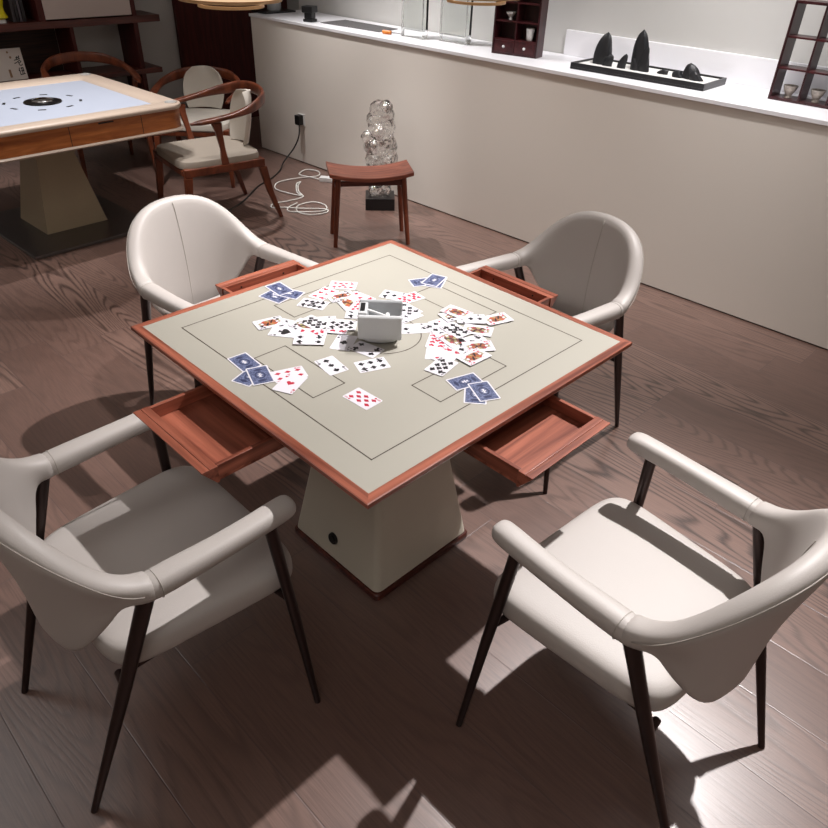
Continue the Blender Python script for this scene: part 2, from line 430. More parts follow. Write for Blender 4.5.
for k in range(64):
    a0, a1 = 2 * PI * k / 64, 2 * PI * (k + 1) / 64
    bm.faces.new([bm.verts.new((r * math.cos(a), r * math.sin(a), .7803)) for r, a in ((.1075, a0), (.1103, a0), (.1103, a1), (.1075, a1))])
obj('printed_lines', bm, LINE, surf)
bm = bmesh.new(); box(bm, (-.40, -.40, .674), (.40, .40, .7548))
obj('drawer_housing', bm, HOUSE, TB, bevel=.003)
# small under-top rails at the corners
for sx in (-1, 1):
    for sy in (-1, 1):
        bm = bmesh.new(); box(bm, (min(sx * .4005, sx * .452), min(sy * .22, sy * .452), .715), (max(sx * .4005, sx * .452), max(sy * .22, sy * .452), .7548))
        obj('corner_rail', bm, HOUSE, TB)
# pedestal
bm = bmesh.new(); rings = []
for z, off in ((0.026, .006), (.03, 0), (.68, 0)):
    h = .2125 - .158 * z - off; r = .022; pts = []
    for q, (cx, cy) in enumerate(((h - r, h - r), (-h + r, h - r), (-h + r, -h + r), (h - r, -h + r))):
        for k in range(7):
            a = q * PI / 2 + k * PI / 12; pts.append((cx + r * math.cos(a), cy + r * math.sin(a), z))
    rings.append(pts)
loft(bm, rings); ped = obj('pedestal', bm, PEDM, TB, smooth=40)
bm = bmesh.new(); rings = []
for z, h in ((0.0, .211), (.004, .214), (.022, .214), (.0258, .211)):
    r = .018; pts = []
    for q, (cx, cy) in enumerate(((h - r, h - r), (-h + r, h - r), (-h + r, -h + r), (h - r, -h + r))):
        for k in range(6):
            a = q * PI / 2 + k * PI / 10; pts.append((cx + r * math.cos(a), cy + r * math.sin(a), z))
    rings.append(pts)
loft(bm, rings); obj('plinth', bm, DARKW, TB, smooth=40)
bm = bmesh.new(); cyl(bm, (0, 0, 0), .021, .019, .006, 28); cyl(bm, (0, 0, .004), .013, .012, .004, 20)
port = obj('cable_port', bm, BLACK, ped, smooth=40)
port.matrix_local = Matrix.Translation((-.1965, .012, .103)) @ Matrix.Rotation(-PI / 2 + math.atan(.158), 4, 'Y')

def make_drawer(ang, lat, dout):
    # local frame: +y outward, x lateral
    M = Matrix.Rotation(ang, 4, 'Z'); M = M @ Matrix.Translation((lat, 0, 0))
    W, zt, zb, d0 = .155, .735, .692, .405
    d1 = dout - .040
    wl = WOODX if abs(math.sin(ang)) < .5 else WOODY
    wd = WOODY if abs(math.sin(ang)) < .5 else WOODX
    bm = bmesh.new()
    box(bm, (-W, d0, zb), (W, d1, zb + .008), 0, M)
    for sg in (-1, 1):
        a, b = sorted((sg * W, sg * (W - .011))); box(bm, (a, d0, zb + .0082), (b, d1, zt), 1, M)
    box(bm, (-W + .0112, d0, zb + .0082), (W - .0112, d0 + .01, zt), 0, M)
    dr = obj('drawer', bm, [wl, wd], TB, bevel=.0012)
    bm = bmesh.new()
    pr = [(d1 + .0002, zb - .002), (d1 + .0002, zt), (d1 + .0195, zt), (d1 + .0207, zt - .002), (d1 + .022, zt), (dout, zt), (dout + .0005, zt - .0025), (d1 + .006, zb - .003)]
    loft(bm, [[M @ Vector((x, d, z)) for d, z in pr] for x in (-W - .003, W + .003)])
    fr = obj('drawer_front', bm, wl, dr, bevel=.0008)
    for x in (-.085, .085):
        bm = bmesh.new()
        S = M @ Matrix.Translation((x, d1 + .0001, zb + .026)) @ Matrix.Rotation(PI / 2, 4, 'X')
        n = 10; loft(bm, [[S @ Vector((.0032 * math.cos(2 * PI * k / n), .0032 * math.sin(2 * PI * k / n), z)) for k in range(n)] for z in (0, .0012)])
        obj('screw', bm, BLACK, fr)
    return dr
make_drawer(PI, -.015, .647)        # toward the near right chair
make_drawer(PI / 2, .015, .668)     # toward the near left chair
make_drawer(0, .027, .668)
make_drawer(-PI / 2, -.032, .672)

# ------------------------------------------------------------------ playing cards
CW, CH, CT = .0565, .0850, .0003
C_WHITE = mat('card_white', rgb(214, 211, 217), 0.35, var=0.01)
C_RED = mat('card_red', rgb(176, 30, 58), 0.45)
C_BLACK = mat('card_black', rgb(24, 22, 26), 0.45)
C_ORNG = mat('court_orange', rgb(164, 92, 50), 0.5, var=0.35, vscale=180)
C_BRWN = mat('court_brown', rgb(120, 66, 58), 0.5, var=0.4, vscale=220)
C_GRN = mat('court_olive', rgb(150, 142, 100), 0.5, var=0.3, vscale=200)
def back_mat():
    m = bpy.data.materials.new('card_back_blue'); m.use_nodes = True
    N = m.node_tree.nodes; L = m.node_tree.links; p = N['Principled BSDF']; p.inputs['Roughness'].default_value = .4
    tc = N.new('ShaderNodeTexCoord'); v = N.new('ShaderNodeTexVoronoi'); v.inputs['Scale'].default_value = 260
    L.new(tc.outputs['Object'], v.inputs['Vector'])
    r = N.new('ShaderNodeValToRGB'); r.color_ramp.elements[0].color = rgb(52, 59, 92); r.color_ramp.elements[1].color = rgb(108, 116, 146)
    r.color_ramp.elements[0].position = .2; r.color_ramp.elements[1].position = .75
    L.new(v.outputs['Distance'], r.inputs[0]); L.new(r.outputs[0], p.inputs['Base Color']); return m
C_BLUE = back_mat()
C_DKBL = mat('card_back_dark_blue', rgb(46, 52, 82), .4)
CM = [C_WHITE, C_RED, C_BLACK, C_ORNG, C_BRWN, C_GRN, C_BLUE, C_DKBL]

def rrect(w, h, r, n=4):
    pts = []
    for q, (cx, cy) in enumerate(((w / 2 - r, h / 2 - r), (-w / 2 + r, h / 2 - r), (-w / 2 + r, -h / 2 + r), (w / 2 - r, -h / 2 + r))):
        for k in range(n + 1):
            a = q * PI / 2 + k * PI / 2 / n; pts.append((cx + r * math.cos(a), cy + r * math.sin(a)))
    return pts
def poly(bm, pts, z, mi):
    f = bm.faces.new([bm.verts.new((x, y, z)) for x, y in pts]); f.material_index = mi; f.normal_update()
    if f.normal.z < 0: f.normal_flip()
def suit_polys(s):
    P = []
    if s == 'D': P.append([(0, .6), (-.42, 0), (0, -.6), (.42, 0)])
    elif s in 'HS':
        sg = 1 if s == 'H' else -1; pts = []
        for k in range(20):
            t = 2 * PI * k / 20
            x = .56 * math.sin(t) ** 3; y = .5 * (13 * math.cos(t) - 5 * math.cos(2 * t) - 2 * math.cos(3 * t) - math.cos(4 * t)) / 15
            pts.append((x, sg * y + (.05 if s == 'H' else .06)))
        P.append(pts)
        if s == 'S': P.append([(0, .1), (-.22, -.62), (.22, -.62)])
    else:
        for cx, cy in ((0, .3), (-.28, -.1), (.28, -.1)):
            P.append([(cx + .28 * math.cos(2 * PI * k / 12), cy + .28 * math.sin(2 * PI * k / 12)) for k in range(12)])
        P.append([(0, .2), (-.2, -.62), (.2, -.62)])
    return P
LAY = {1: [(0, 0)], 2: [(0, 1), (0, -1)], 3: [(0, 1), (0, 0), (0, -1)], 4: [(-1, 1), (1, 1), (-1, -1), (1, -1)],
       5: [(-1, 1), (1, 1), (-1, -1), (1, -1), (0, 0)], 6: [(-1, 1), (1, 1), (-1, 0), (1, 0), (-1, -1), (1, -1)]}
LAY[7] = LAY[6] + [(0, .5)]; LAY[8] = LAY[6] + [(0, .5), (0, -.5)]
LAY[9] = [(sx, y) for sx in (-1, 1) for y in (1, .33, -.33, -1)] + [(0, 0)]
LAY[10] = [(sx, y) for sx in (-1, 1) for y in (1, .33, -.33, -1)] + [(0, .66), (0, -.66)]
GLYPH = {}
def glyph(ch):
    if ch not in GLYPH:
        cu = bpy.data.curves.new('t', 'FONT'); cu.body = ch; cu.size = 1.0; cu.align_x = 'CENTER'; cu.align_y = 'CENTER'
        to = bpy.data.objects.new('t', cu); COL.objects.link(to)
        dg = bpy.context.evaluated_depsgraph_get(); me = bpy.data.meshes.new_from_object(to.evaluated_get(dg))
        GLYPH[ch] = ([(v.co.x, v.co.y) for v in me.vertices], [tuple(p.vertices) for p in me.polygons])
        bpy.data.objects.remove(to); bpy.data.curves.remove(cu); bpy.data.meshes.remove(me)
    return GLYPH[ch]
def put_glyph(bm, ch, cx, cy, size, flip, z, mi, sx=1.0):
    vs, fs = glyph(ch); V = [bm.verts.new((cx + flip * x * size * sx, cy + flip * y * size, z)) for x, y in vs]
    for f in fs:
        try: bm.faces.new([V[i] for i in f]).material_index = mi
        except ValueError: pass
def card_body(bm):
    pts = rrect(CW, CH, .0032)
    loft(bm, [[(x, y, z) for x, y in pts] for z in (0, CT)])
def suit(bm, s, cx, cy, size, flip=1):
    mi = 1 if s in 'HD' else 2
    for k, P in enumerate(suit_polys(s)):
        poly(bm, [(cx + flip * x * size, cy + flip * y * size) for x, y in P], CT + .00008 + k * .00001, mi)
MESHES = {}
def card_mesh(code):
    if code in MESHES: return MESHES[code]
    bm = bmesh.new(); card_body(bm); z = CT + .00008
    if code == 'back':
        poly(bm, rrect(CW - .0072, CH - .0072, .001, 2), z, 6)
        ell = lambda rx, ry: [(rx * math.cos(2 * PI * k / 28), ry * math.sin(2 * PI * k / 28)) for k in range(28)]
        for cy in (-.026, .026):
            poly(bm, [(x, y + cy) for x, y in ell(.011, .005)], z + .00003, 7)
        poly(bm, ell(.0135, .0175), z + .00003, 7); poly(bm, ell(.010, .0135), z + .00006, 6)
        for sg in (-1, 1): poly(bm, [(0, .0), (-.0045, sg * .0085), (.0045, sg * .0085)], z + .00009, 0)
        poly(bm, [(-.006, -.0016), (.006, -.0016), (.006, .0016), (-.006, .0016)], z + .0001, 0)
    else:
        s = code[-1]; r = code[:-1]; mi = 1 if s in 'HD' else 2
        for fl in (1, -1):
            put_glyph(bm, r, fl * -.0225, fl * .0335, .0150, fl, z, mi, .75 if r != '10' else .55)
            suit(bm, s, fl * -.0225, fl * .0235, .0075, fl)
        if r in 'JQK':
            x, y = .0165, .033; w = .0006
            for a, b in (((-x, -y), (x, -y)), ((x, -y), (x, y)), ((x, y), (-x, y)), ((-x, y), (-x, -y))):
                a, b = Vector(a), Vector(b); d = (b - a).normalized(); n = Vector((-d.y, d.x)) * w / 2
                poly(bm, [tuple(q) for q in (a - n, b - n, b + n, a + n)], z, 2)
            main = {'K': 3, 'Q': 4, 'J': 4}[r]; other = {'K': 4, 'Q': 3, 'J': 5}[r]
            for fl in (1, -1):
                q = lambda P: [(fl * a, fl * b) for a, b in P]
                poly(bm, q([(-.0155, .0), (.0155, 0), (.0150, .015), (.009, .023), (-.009, .023), (-.0150, .015)]), z, main)   # robe
                poly(bm, q([(-.0155, .0), (-.008, 0), (.006, .022), (-.002, .023)]), z + .00003, other)
                poly(bm, q([(.003, .0), (.0155, .0), (.0150, .010)]), z + .00003, 5)
                poly(bm, q([(-.007, .020), (.007, .020), (.008, .028), (-.008, .028)]), z + .00002, 4)      # hair
                poly(bm, q([(-.004, .019), (.004, .019), (.0045, .0265), (-.0045, .0265)]), z + .00004, 0)  # face
                poly(bm, q([(-.007, .0265), (.007, .0265), (.008, .0325), (.004, .030), (0, .0328), (-.004, .030), (-.008, .0325)]), z + .00005, 5)  # crown
                poly(bm, q([(-.0150, .010), (-.012, .015), (.004, .004), (.001, .001)]), z + .00005, 2)
                poly(bm, q([(.008, .012), (.0145, .013), (.010, .021)]), z + .00005, 1)
                suit(bm, s, fl * -.0115, fl * .0275, .0085, fl)
        else:
            n = {'A': 1}.get(r) or int(r)
            big = .03 if code == 'AS' else (.019 if n == 1 else .0146)
            for px, py in LAY[n]: suit(bm, s, px * .0125, py * .0265, big, -1 if py < -.01 else 1)
    me = bpy.data.meshes.new('playing_card'); bm.to_mesh(me); bm.free()
    for m in CM: me.materials.append(m)
    MESHES[code] = me; return me

CARDS = [
 # code, x, y, angle of long axis (deg), level, label
 ('back', -.3733, .126, -94.1, 1, 'blue-backed card farthest left in the near left group of three'),
 ('back', -.400, .060, 20.1, 0, 'blue-backed card mostly covered at the bottom of the near left group'),
 ('back', -.3803, .0452, -110.8, 2, 'blue-backed card on top in the near left group beside the red cards'),
 ('6D', -.3228, .0005, -18.9, 1, 'red six of diamonds tucked under the near left blue-backed card'),
 ('AH', -.3468, -.036, 24.4, 2, 'red ace lying across the six of diamonds at the near left'),
 ('3S', -.215, -.0365, -98.6, 0, 'three of spades lying alone on the near left printed rectangle'),
 ('6S', -.1332, -.1048, -21.5, 0, 'black six lying alone in front of the grey card shuffler'),
 ('8D', -.2562, -.2068, -86.8, 0, 'red eight of diamonds lying alone nearest the front corner'),
 ('AC', -.1122, .0352, 32.6, 0, 'black ace lying just left of the shuffler with one centre pip'),
 ('4C', -.0912, -.034, -78.5, 1, 'black four lying half in shadow under the front of the shuffler'),
 ('4S', -.1763, .1058, -44.1, 6, 'black four in front of the left pile with a wide blank middle'),
 ('7H', -.150, .130, -48, 4, 'red hearts card showing one row of pips above the black four'),
 ('10S', -.105, .1742, -84.3, 5, 'crowded black card on top of the left pile with ten pips'),
 ('2C', -.0832, .1682, -35, 4, 'nearly blank black-suited card behind the crowded black ten'),
 ('8S', -.0562, .1112, -46.7, 6, 'black eight lying left of the shuffler across a red card'),
 ('8H', -.0655, .1105, -141.8, 5, 'red card crossed beneath the black eight left of the shuffler'),
 ('AS', -.1977, .1882, -52.6, 1, 'ace of spades with one big dark ornate pip in the left pile'),
 ('KC', -.1992, .26, -13.8, 2, 'brown court card farthest left in the left pile'),
 ('5C', -.1618, .2092, -67.1, 0, 'black-suited card showing one pip between the court card and the ten'),
 ('JS', -.1325, .1782, -76.3, 3, 'court card sliver peeping from beneath the crowded black ten'),
 ('9D', .1198, .315, -49.5, 1, 'red card with rows of pips at the top of the far left pile'),
 ('6H', .0372, .3095, 13.5, 0, 'red six lying below the topmost red card of the far left pile'),
 ('9S', -.0315, .274, -61.8, 1, 'black nine of spades below the red six in the far left pile'),
 ('QS', .0648, .2582, -15, 2, 'court card with olive colouring half under the orange court card'),
 ('KS', .0503, .2075, -106.8, 3, 'orange court card lying just behind and left of the shuffler'),
 ('5H', .1018, .2135, -83.2, 1, 'red card reaching under the far left corner of the shuffler'),
 ('10D', .0635, .167, 25.3, 4, 'red ten standing endwise along the left side of the shuffler'),
 ('7C', .0288, .1295, -47.2, 3, 'black card mostly under the left side of the shuffler'),
 ('back', .3315, .1682, -25.4, 0, 'blue-backed card leftmost in the far right group'),
 ('back', .3668, .1525, -160.6, 2, 'blue-backed card on top of the far right group'),
 ('back', .3618, .1405, -150, 1, 'blue-backed card covered in the far right group'),
 ('5S', .193, .156, -63.3, 0, 'black card with several pips behind the shuffler'),
 ('10H', .2152, .1132, -7.9, 1, 'red card with many pips behind the shuffler beside the black card'),
 ('7S', .156, .0628, -93.5, 2, 'black card pointing right from beneath the shuffler with its corner out'),
 ('3C', .1252, .0308, -1.6, 1, 'pale card under the right side of the shuffler below the pointing card'),
 ('2S', .0915, -.0375, -34.4, 0, 'black two bridging the shuffler and the right pile'),
 ('back', -.011, -.3228, -16.2, 1, 'blue-backed card lying lengthwise in the near right group'),
 ('back', -.0098, -.385, -116.1, 2, 'blue-backed card on top at the right of the near right group'),
 ('back', -.0350, -.3790, -140, 0, 'blue-backed card mostly covered in the near right group'),
 ('8C', -.0035, -.2325, 12.1, 3, 'black eight at the near end of the right pile'),
 ('2D', .0425, -.1695, 40, 0, 'red card at the left edge of the right pile'),
 ('4H', .05, -.2045, 10.4, 2, 'red four lying beside the black eight in the right pile'),
 ('9H', .0878, -.1305, 34.1, 1, 'red card with stacked pips in the middle left of the right pile'),
 ('6C', .141, -.0845, -92.9, 2, 'black card at the left end of the right pile beside the two'),
 ('3H', .1645, -.0818, -100.7, 1, 'red card showing behind the left end of the right pile'),
 ('9C', .1682, -.124, -96.3, 6, 'black card with many pips across the middle of the right pile'),
 ('QH', .2518, -.052, -82.2, 8, 'brown court card topmost at the far side of the right pile'),
 ('JC', .235, -.0595, -15, 5, 'court card tucked under the farthest court card of the right pile'),
 ('3S', .252, -.1085, -42.8, 7, 'pale card with a single visible black pip in the right pile'),
 ('KH', .3105, -.1585, -17.8, 6, 'orange court card farthest right in the right pile'),
 ('JD', .217, -.166, 121.1, 5, 'red and black court card at the right edge of the right pile'),
 ('5C', .1555, -.199, -18.2, 4, 'black card mostly covered by the dark red court card'),
 ('QD', .1478, -.2288, -34.3, 5, 'dark red court card at the near right of the right pile'),
 ('KD', .0958, -.2582, -1.8, 6, 'court card with orange oval at the near edge of the right pile'),
 ('7C', .119, -.1862, -103.6, 3, 'black card showing a column of pips inside the right pile'),
 ('JH', .121, -.1528, -100.1, 4, 'court card showing only a small patterned corner inside the right pile'),
 ('back', -.046, .424, -93.6, 2, 'blue-backed card on top in the far left group by the rear left drawer'),
 ('back', -.0888, .3892, -77.9, 0, 'blue-backed card lowest in the far left group by the rear left drawer'),
 ('back', -.0433, .3795, -66.7, 1, 'blue-backed card at the right of the far left group by the rear left drawer'),
]
for code, x, y, ang, lev, lab in CARDS:
    o = bpy.data.objects.new('playing_card', card_mesh(code)); COL.objects.link(o)
    o.location = (x, y, .78045 + lev * .00055); o.rotation_euler = (0, 0, math.radians(ang - 90))
    tag(o, lab, 'playing card', 'playing cards scattered over the card table')

# ------------------------------------------------------------------ card shuffler
SH = thing('card_shuffler', 'grey plastic automatic card shuffler standing among the cards mid table', 'card shuffler', (-.018, -.009, .7855), math.radians(-45)); SH.scale = (1.12, 1.12, 1.1)
def prism_x(bm, prof, x0, x1, mi=0):
    loft(bm, [[(x, y, z) for y, z in prof] for x in (x0, x1)], mi=mi)
bm = bmesh.new(); rings = []
for z, s in ((0, .80), (.003, .86), (.012, .96), (.02, 1.0), (.026, 1.0)):
    rings.append([(.054 * s * sup(2 * PI * k / 40, .7)[0], .046 * s * sup(2 * PI * k / 40, .7)[1], z) for k in range(40)])
loft(bm, rings); base = obj('base', bm, GREYP, SH, smooth=50)
bm = bmesh.new(); rings = []
def panel(bm, y0, y1, zlo, zhi, lean, x0=-.052, x1=.054):
    pr = [(y0, zlo), (y0 + lean, zhi - .004), (y0 + lean + .003, zhi), (y1 + lean - .003, zhi), (y1 + lean, zhi - .004), (y1, zlo)]
    prism_x(bm, pr, x0, x1)
panel(bm, -.045, -.031, .012, .078, -.003); obj('front_panel', bm, GREYP, SH, bevel=.004, seg=3)
bm = bmesh.new(); panel(bm, .030, .042, .0265, .080, .003); obj('rear_panel', bm, GREYD, SH, bevel=.003)
bm = bmesh.new(); box(bm, (-.052, -.0308, .0265), (-.030, .0298, .079)); tw = obj('side_tower', bm, GREYP, SH, bevel=.003)
bm = bmesh.new(); box(bm, (-.0475, -.020, .0791), (-.0365, .022, .0799)); obj('slot', bm, BLACK, tw)
bm = bmesh.new(); box(bm, (-.0298, -.0305, .0265), (.050, .0298, .034)); obj('card_tray', bm, GREYD, SH)
bm = bmesh.new(); tube(bm, [(-.030, -.004, .074), (.018, -.010, .060)], .0032, 10); tube(bm, [(.018, -.020, .060), (.018, .000, .060)], .006, 14)
obj('roller_arm', bm, mat('pale_plastic', rgb(214, 214, 214), .3), SH, smooth=50)
bm = bmesh.new(); box(bm, (.0505, -.0305, .0265), (.0525, .0298, .058)); obj('clear_guard', bm, GLASS, SH)

# ------------------------------------------------------------------ second (mahjong) table
T2 = thing('mahjong_table', 'large mahjong table with pale blue top and wood band at the upper left', 'table', (.447, 3.49, 0), math.radians(2.2))
def rsq(h, r, z, n=7):
    pts = []
    for q, (cx, cy) in enumerate(((h - r, h - r), (-h + r, h - r), (-h + r, -h + r), (h - r, -h + r))):
        for k in range(n):
            a = q * PI / 2 + k * PI / 2 / (n - 1); pts.append((cx + r * math.cos(a), cy + r * math.sin(a), z))
    return pts
bm = bmesh.new(); loft(bm, [rsq(.575, .085, .606), rsq(.60, .10, .612), rsq(.606, .105, .620), rsq(.60, .10, .628), rsq(.585, .09, .629)]); obj('lower_rim', bm, T2RIM, T2, smooth=50)
bm = bmesh.new(); loft(bm, [rsq(.592, .095, .6292), rsq(.592, .095, .736)]); band = obj('drawer_band', bm, T2WOOD, T2, smooth=50)
for lo, hi in (((-.1315, -.5935, .632), (-.1285, -.5921, .734)), ((.2985, -.5935, .632), (.3015, -.5921, .734)), ((.04, -.5945, .722), (.13, -.5921, .730))):
    bm = bmesh.new(); box(bm, lo, hi); obj('drawer_gap', bm, BLACK, band)
bm = bmesh.new()
R0 = [rsq(.47, .03, .7445), rsq(.48, .03, .756), rsq(.50, .035, .764), rsq(.585, .09, .766), rsq(.602, .10, .760), rsq(.606, .105, .750), rsq(.600, .10, .7365), rsq(.47, .03, .7363)]
loft(bm, R0 + [R0[0]], (False, False)); obj('upper_rim', bm, T2RIM, T2, smooth=50)
bm = bmesh.new(); loft(bm, [rsq(.4695, .03, .738), rsq(.4695, .03, .746)]); felt = obj('playing_surface', bm, T2FELT, T2)
bm = bmesh.new(); lathe(bm, [(.108, .7462), (.106, .752), (.086, .755), (.074, .752)], 32); dome = obj('dice_housing', bm, BLACKM, felt, smooth=50)
bm = bmesh.new(); lathe(bm, [(.062, .752), (.058, .760), (.035, .767), (.015, .770)], 28); obj('dice_dome', bm, CHROME, dome, smooth=True)
for k in range(8):
    bm = bmesh.new(); a = 2 * PI * k / 8 + .35; M = Matrix.Rotation(a, 4, 'Z') @ Matrix.Translation((.21, 0, 0)); box(bm, (-.008, -.022, .7462), (.008, .022, .7475), 0, M)
    obj('surface_mark', bm, BLACK, felt)
for sx in (-1, 1):
    for sy in (-1, 1):
        bm = bmesh.new(); lathe(bm, [(.036, .766), (.036, .769), (.028, .771), (.024, .768), (.0, .767)][:4], 24, c=(sx * .535, sy * .535, -.0005))
        obj('corner_button', bm, SILV, T2, smooth=50)
bm = bmesh.new(); rings = []
for z, h in ((.022, .198), (.45, .118), (.53, .16), (.606, .40)): rings.append([(sx * h - .03, sy * h + .05, z) for sx, sy in ((1, 1), (-1, 1), (-1, -1), (1, -1))])
loft(bm, rings); obj('pedestal', bm, T2PED, T2)
bm = bmesh.new(); box(bm, (-.435, -.435, 0), (.36, .46, .0215)); obj('base_plate', bm, STEEL, T2, bevel=.003)

# ------------------------------------------------------------------ wooden armchairs
def strip_ring(bm, pts, w, h, twist=0.0):
    pts = [Vector(p) for p in pts]; rings = []
    for i, p in enumerate(pts):
        t = (pts[min(i + 1, len(pts) - 1)] - pts[max(i - 1, 0)]).normalized()
        s = t.cross(Vector((0, 0, 1))).normalized(); up = s.cross(t).normalized()
        ww = w[i] if isinstance(w, list) else w; hh = h[i] if isinstance(h, list) else h
        rings.append([p + s * ww * c + up * hh * q for c, q in [sup(2 * PI * k / 12, .7) for k in range(12)]])
    loft(bm, rings)
def make_wood_chair(label, loc, rz, seatm, padm, ring_dz=0.0, pad_top=.767, seat_front=.30, pad_w=.095):
    t = thing('wooden_armchair', label, 'chair', loc, rz, 'wooden armchairs around the mahjong table')
    # seat rails
    bm = bmesh.new()
    box(bm, (-.275, -.25, .355), (-.235, seat_front - .007, .405)); box(bm, (.235, -.25, .355), (.275, seat_front - .007, .405))
    box(bm, (-.2345, -.25, .355), (.2345, -.215, .405)); box(bm, (-.2345, seat_front - .045, .355), (.2345, seat_front - .007, .39))
    obj('seat_frame', bm, CHAIRW, t, bevel=.006)
    bm = bmesh.new(); rings = []
    for off, z in ((.012, .3905), (0, .400), (0, .425), (.006, .440), (.03, .447), (.10, .450)):
        rings.append([(c * (.266 - off), (seat_front - .25) / 2 + s * ((seat_front + .25) / 2 - off), z) for c, s in [sup(2 * PI * k / 40, .32) for k in range(40)]])
    loft(bm, rings)
    obj('seat', bm, seatm, t, smooth=50)
    for sg in (-1, 1):
        bm = bmesh.new(); loft(bm, [[(sg * (.255 + dx) + a * w, y + b * d, z) for a, b in ((1, 1), (-1, 1), (-1, -1), (1, -1))] for z, w, d, y, dx in ((.0, .013, .014, seat_front + .005, .012), (.354, .020, .024, seat_front - .03, 0))])
        obj('leg', bm, CHAIRW, t, bevel=.005)
        bm = bmesh.new(); loft(bm, [[(sg * (.255 + dx) + a * w, y + b * d, z) for a, b in ((1, 1), (-1, 1), (-1, -1), (1, -1))] for z, w, d, y, dx in ((.0, .012, .013, -.335, .02), (.18, .016, .020, -.275, .008), (.354, .019, .026, -.235, 0))])
        obj('leg', bm, CHAIRW, t, bevel=.005)
        bm = bmesh.new(); loft(bm, [[(sg * x + a * w, y + b * d, z) for a, b in ((1, 1), (-1, 1), (-1, -1), (1, -1))] for z, w, d, y, x in ((.4055, .014, .024, .02, .262), (.50, .012, .016, .03, .272), (.60 + ring_dz, .013, .022, .05, .285), (.652 + ring_dz, .014, .034, .06, .288))])
        obj('arm_post', bm, CHAIRW, t, bevel=.005)
    half = [(.270, .215, .655), (.288, .12, .664), (.300, .02, .676), (.300, -.10, .694), (.272, -.21, .716), (.19, -.312, .742), (.09, -.345, .756)]
    half = [(x, y, z + ring_dz) for x, y, z in half]
    pts = spline(half + [(0, -.352, .760 + ring_dz)] + [(-x, y, z) for x, y, z in half[::-1]], 5)
    n = len(pts); w = []; h = []
    for i in range(n):
        e = abs(2 * i / (n - 1) - 1)        # 1 at tips, 0 at back
        w.append(.012 + .016 * sstep((e - .3) / .4) - .018 * sstep((e - .88) / .12)); h.append(.036 - .022 * sstep((e - .25) / .45) - .006 * sstep((e - .9) / .1))
    bm = bmesh.new(); strip_ring(bm, pts, w, h); obj('arm_rail', bm, CHAIRW, t, smooth=60)
    bm = bmesh.new(); rings = []
    for j in range(9):
        v = j / 8; z = .452 + (pad_top - .452) * v; hw = pad_w + .03 * math.sin(PI * min(1, v * 1.1)) - (.05 * max(0, v - .85) / .15); y0 = -.255 - .055 * v
        ring = []
        for k in range(17):
            u = -1 + 2 * k / 16; ring.append((u * hw, y0 + .055 * u * u + .017, z))
        for k in range(17):
            u = 1 - 2 * k / 16; ring.append((u * hw, y0 + .055 * u * u - .010, z))
        rings.append(ring)
    loft(bm, rings); obj('back_pad', bm, padm, t, smooth=60, bevel=.006)
    return t
make_wood_chair('wooden armchair with curved arm rail and grey seat beside the mahjong table', (1.27, 3.045, 0), math.radians(82), SEATG, SEATC, .01)
make_wood_chair('wooden armchair with cream seat and rounded cream back, partly hidden behind the grey-seated one', (1.66, 3.84, 0), math.radians(135), SEATC, SEATC, -.07, .735, .27, .125)
make_wood_chair('wooden armchair showing only its curved rail behind the mahjong table', (1.16, 4.42, 0), math.radians(172), SEATG, SEATG, 0, .62, .27)

# ------------------------------------------------------------------ stool
ST = thing('wooden_stool', 'small red wood stool with a dipped seat before the glass sculpture', 'stool', (1.76, 2.035, 0), math.radians(-34))
bm = bmesh.new(); rings = []
for i in range(21):
    u = -1 + 2 * i / 20; x = u * .255; dz = .034 * u * u; hd = .135 - .004 * (1 - u * u)
    rings.append([(x, -hd, .405 + dz), (x, -hd, .425 + dz), (x, -hd + .004, .428 + dz), (x, hd - .004, .428 + dz), (x, hd, .425 + dz), (x, hd, .405 + dz)])
loft(bm, rings); obj('seat', bm, WOODX, ST, smooth=35)
for sx in (-1, 1):
    for sy in (-1, 1):
        bm = bmesh.new(); tube(bm, [(sx * .200, sy * .085, .428 if 0 else .421), (sx * .232, sy * .118, 0)], [.018, .0135], 12); obj('leg', bm, WOODZ, ST, smooth=50)
for sy in (-1, 1):
    bm = bmesh.new(); box(bm, (-.1875, sy * .088 - .009, .372), (.1875, sy * .088 + .009, .402)); obj('apron', bm, DARKW, ST, bevel=.003)
for sx in (-1, 1):
    bm = bmesh.new(); box(bm, (sx * .205 - .008, -.073, .33), (sx * .205 + .008, .073, .352)); obj('stretcher', bm, DARKW, ST, bevel=.003)

# ------------------------------------------------------------------ glass sculpture
SP = thing('glass_sculpture', 'clear lumpy glass sculpture on a black base against the pale half wall', 'sculpture', (2.235, 2.455, 0), math.radians(-42))
bm = bmesh.new(); box(bm, (-.103, -.10, 0), (.103, .10, .082)); obj('base', bm, BLACKM, SP, bevel=.002)
bm = bmesh.new(); rnd = random.Random(3)
for (x, y, z, r) in [(0, 0, .11, .075), (.03, .0, .13, .055), (-.035, .0, .13, .05), (0, 0, .19, .062), (-.01, .01, .25, .060), (.02, 0, .30, .075), (-.04, 0, .34, .075), (.05, .01, .36, .075), (.0, .0, .40, .085), (.065, 0, .43, .055),
                     (-.055, 0, .44, .065), (.02, 0, .47, .08), (-.085, 0, .50, .045), (-.03, 0, .53, .07), (.03, 0, .56, .075), (-.03, 0, .60, .07), (.035, 0, .63, .065), (-.01, 0, .67, .065), (.03, 0, .70, .045)]:
    bmesh.ops.create_icosphere(bm, subdivisions=2, radius=r, matrix=Matrix.Translation((x + rnd.uniform(-.01, .01), y + rnd.uniform(-.03, .03), z)))
g = obj('glass_body', bm, GLASSR, SP, smooth=True); g.scale = (1.0, 1.0, .97)
md = g.modifiers.new('remesh', 'REMESH'); md.mode = 'VOXEL'; md.voxel_size = .007; md.use_smooth_shade = True
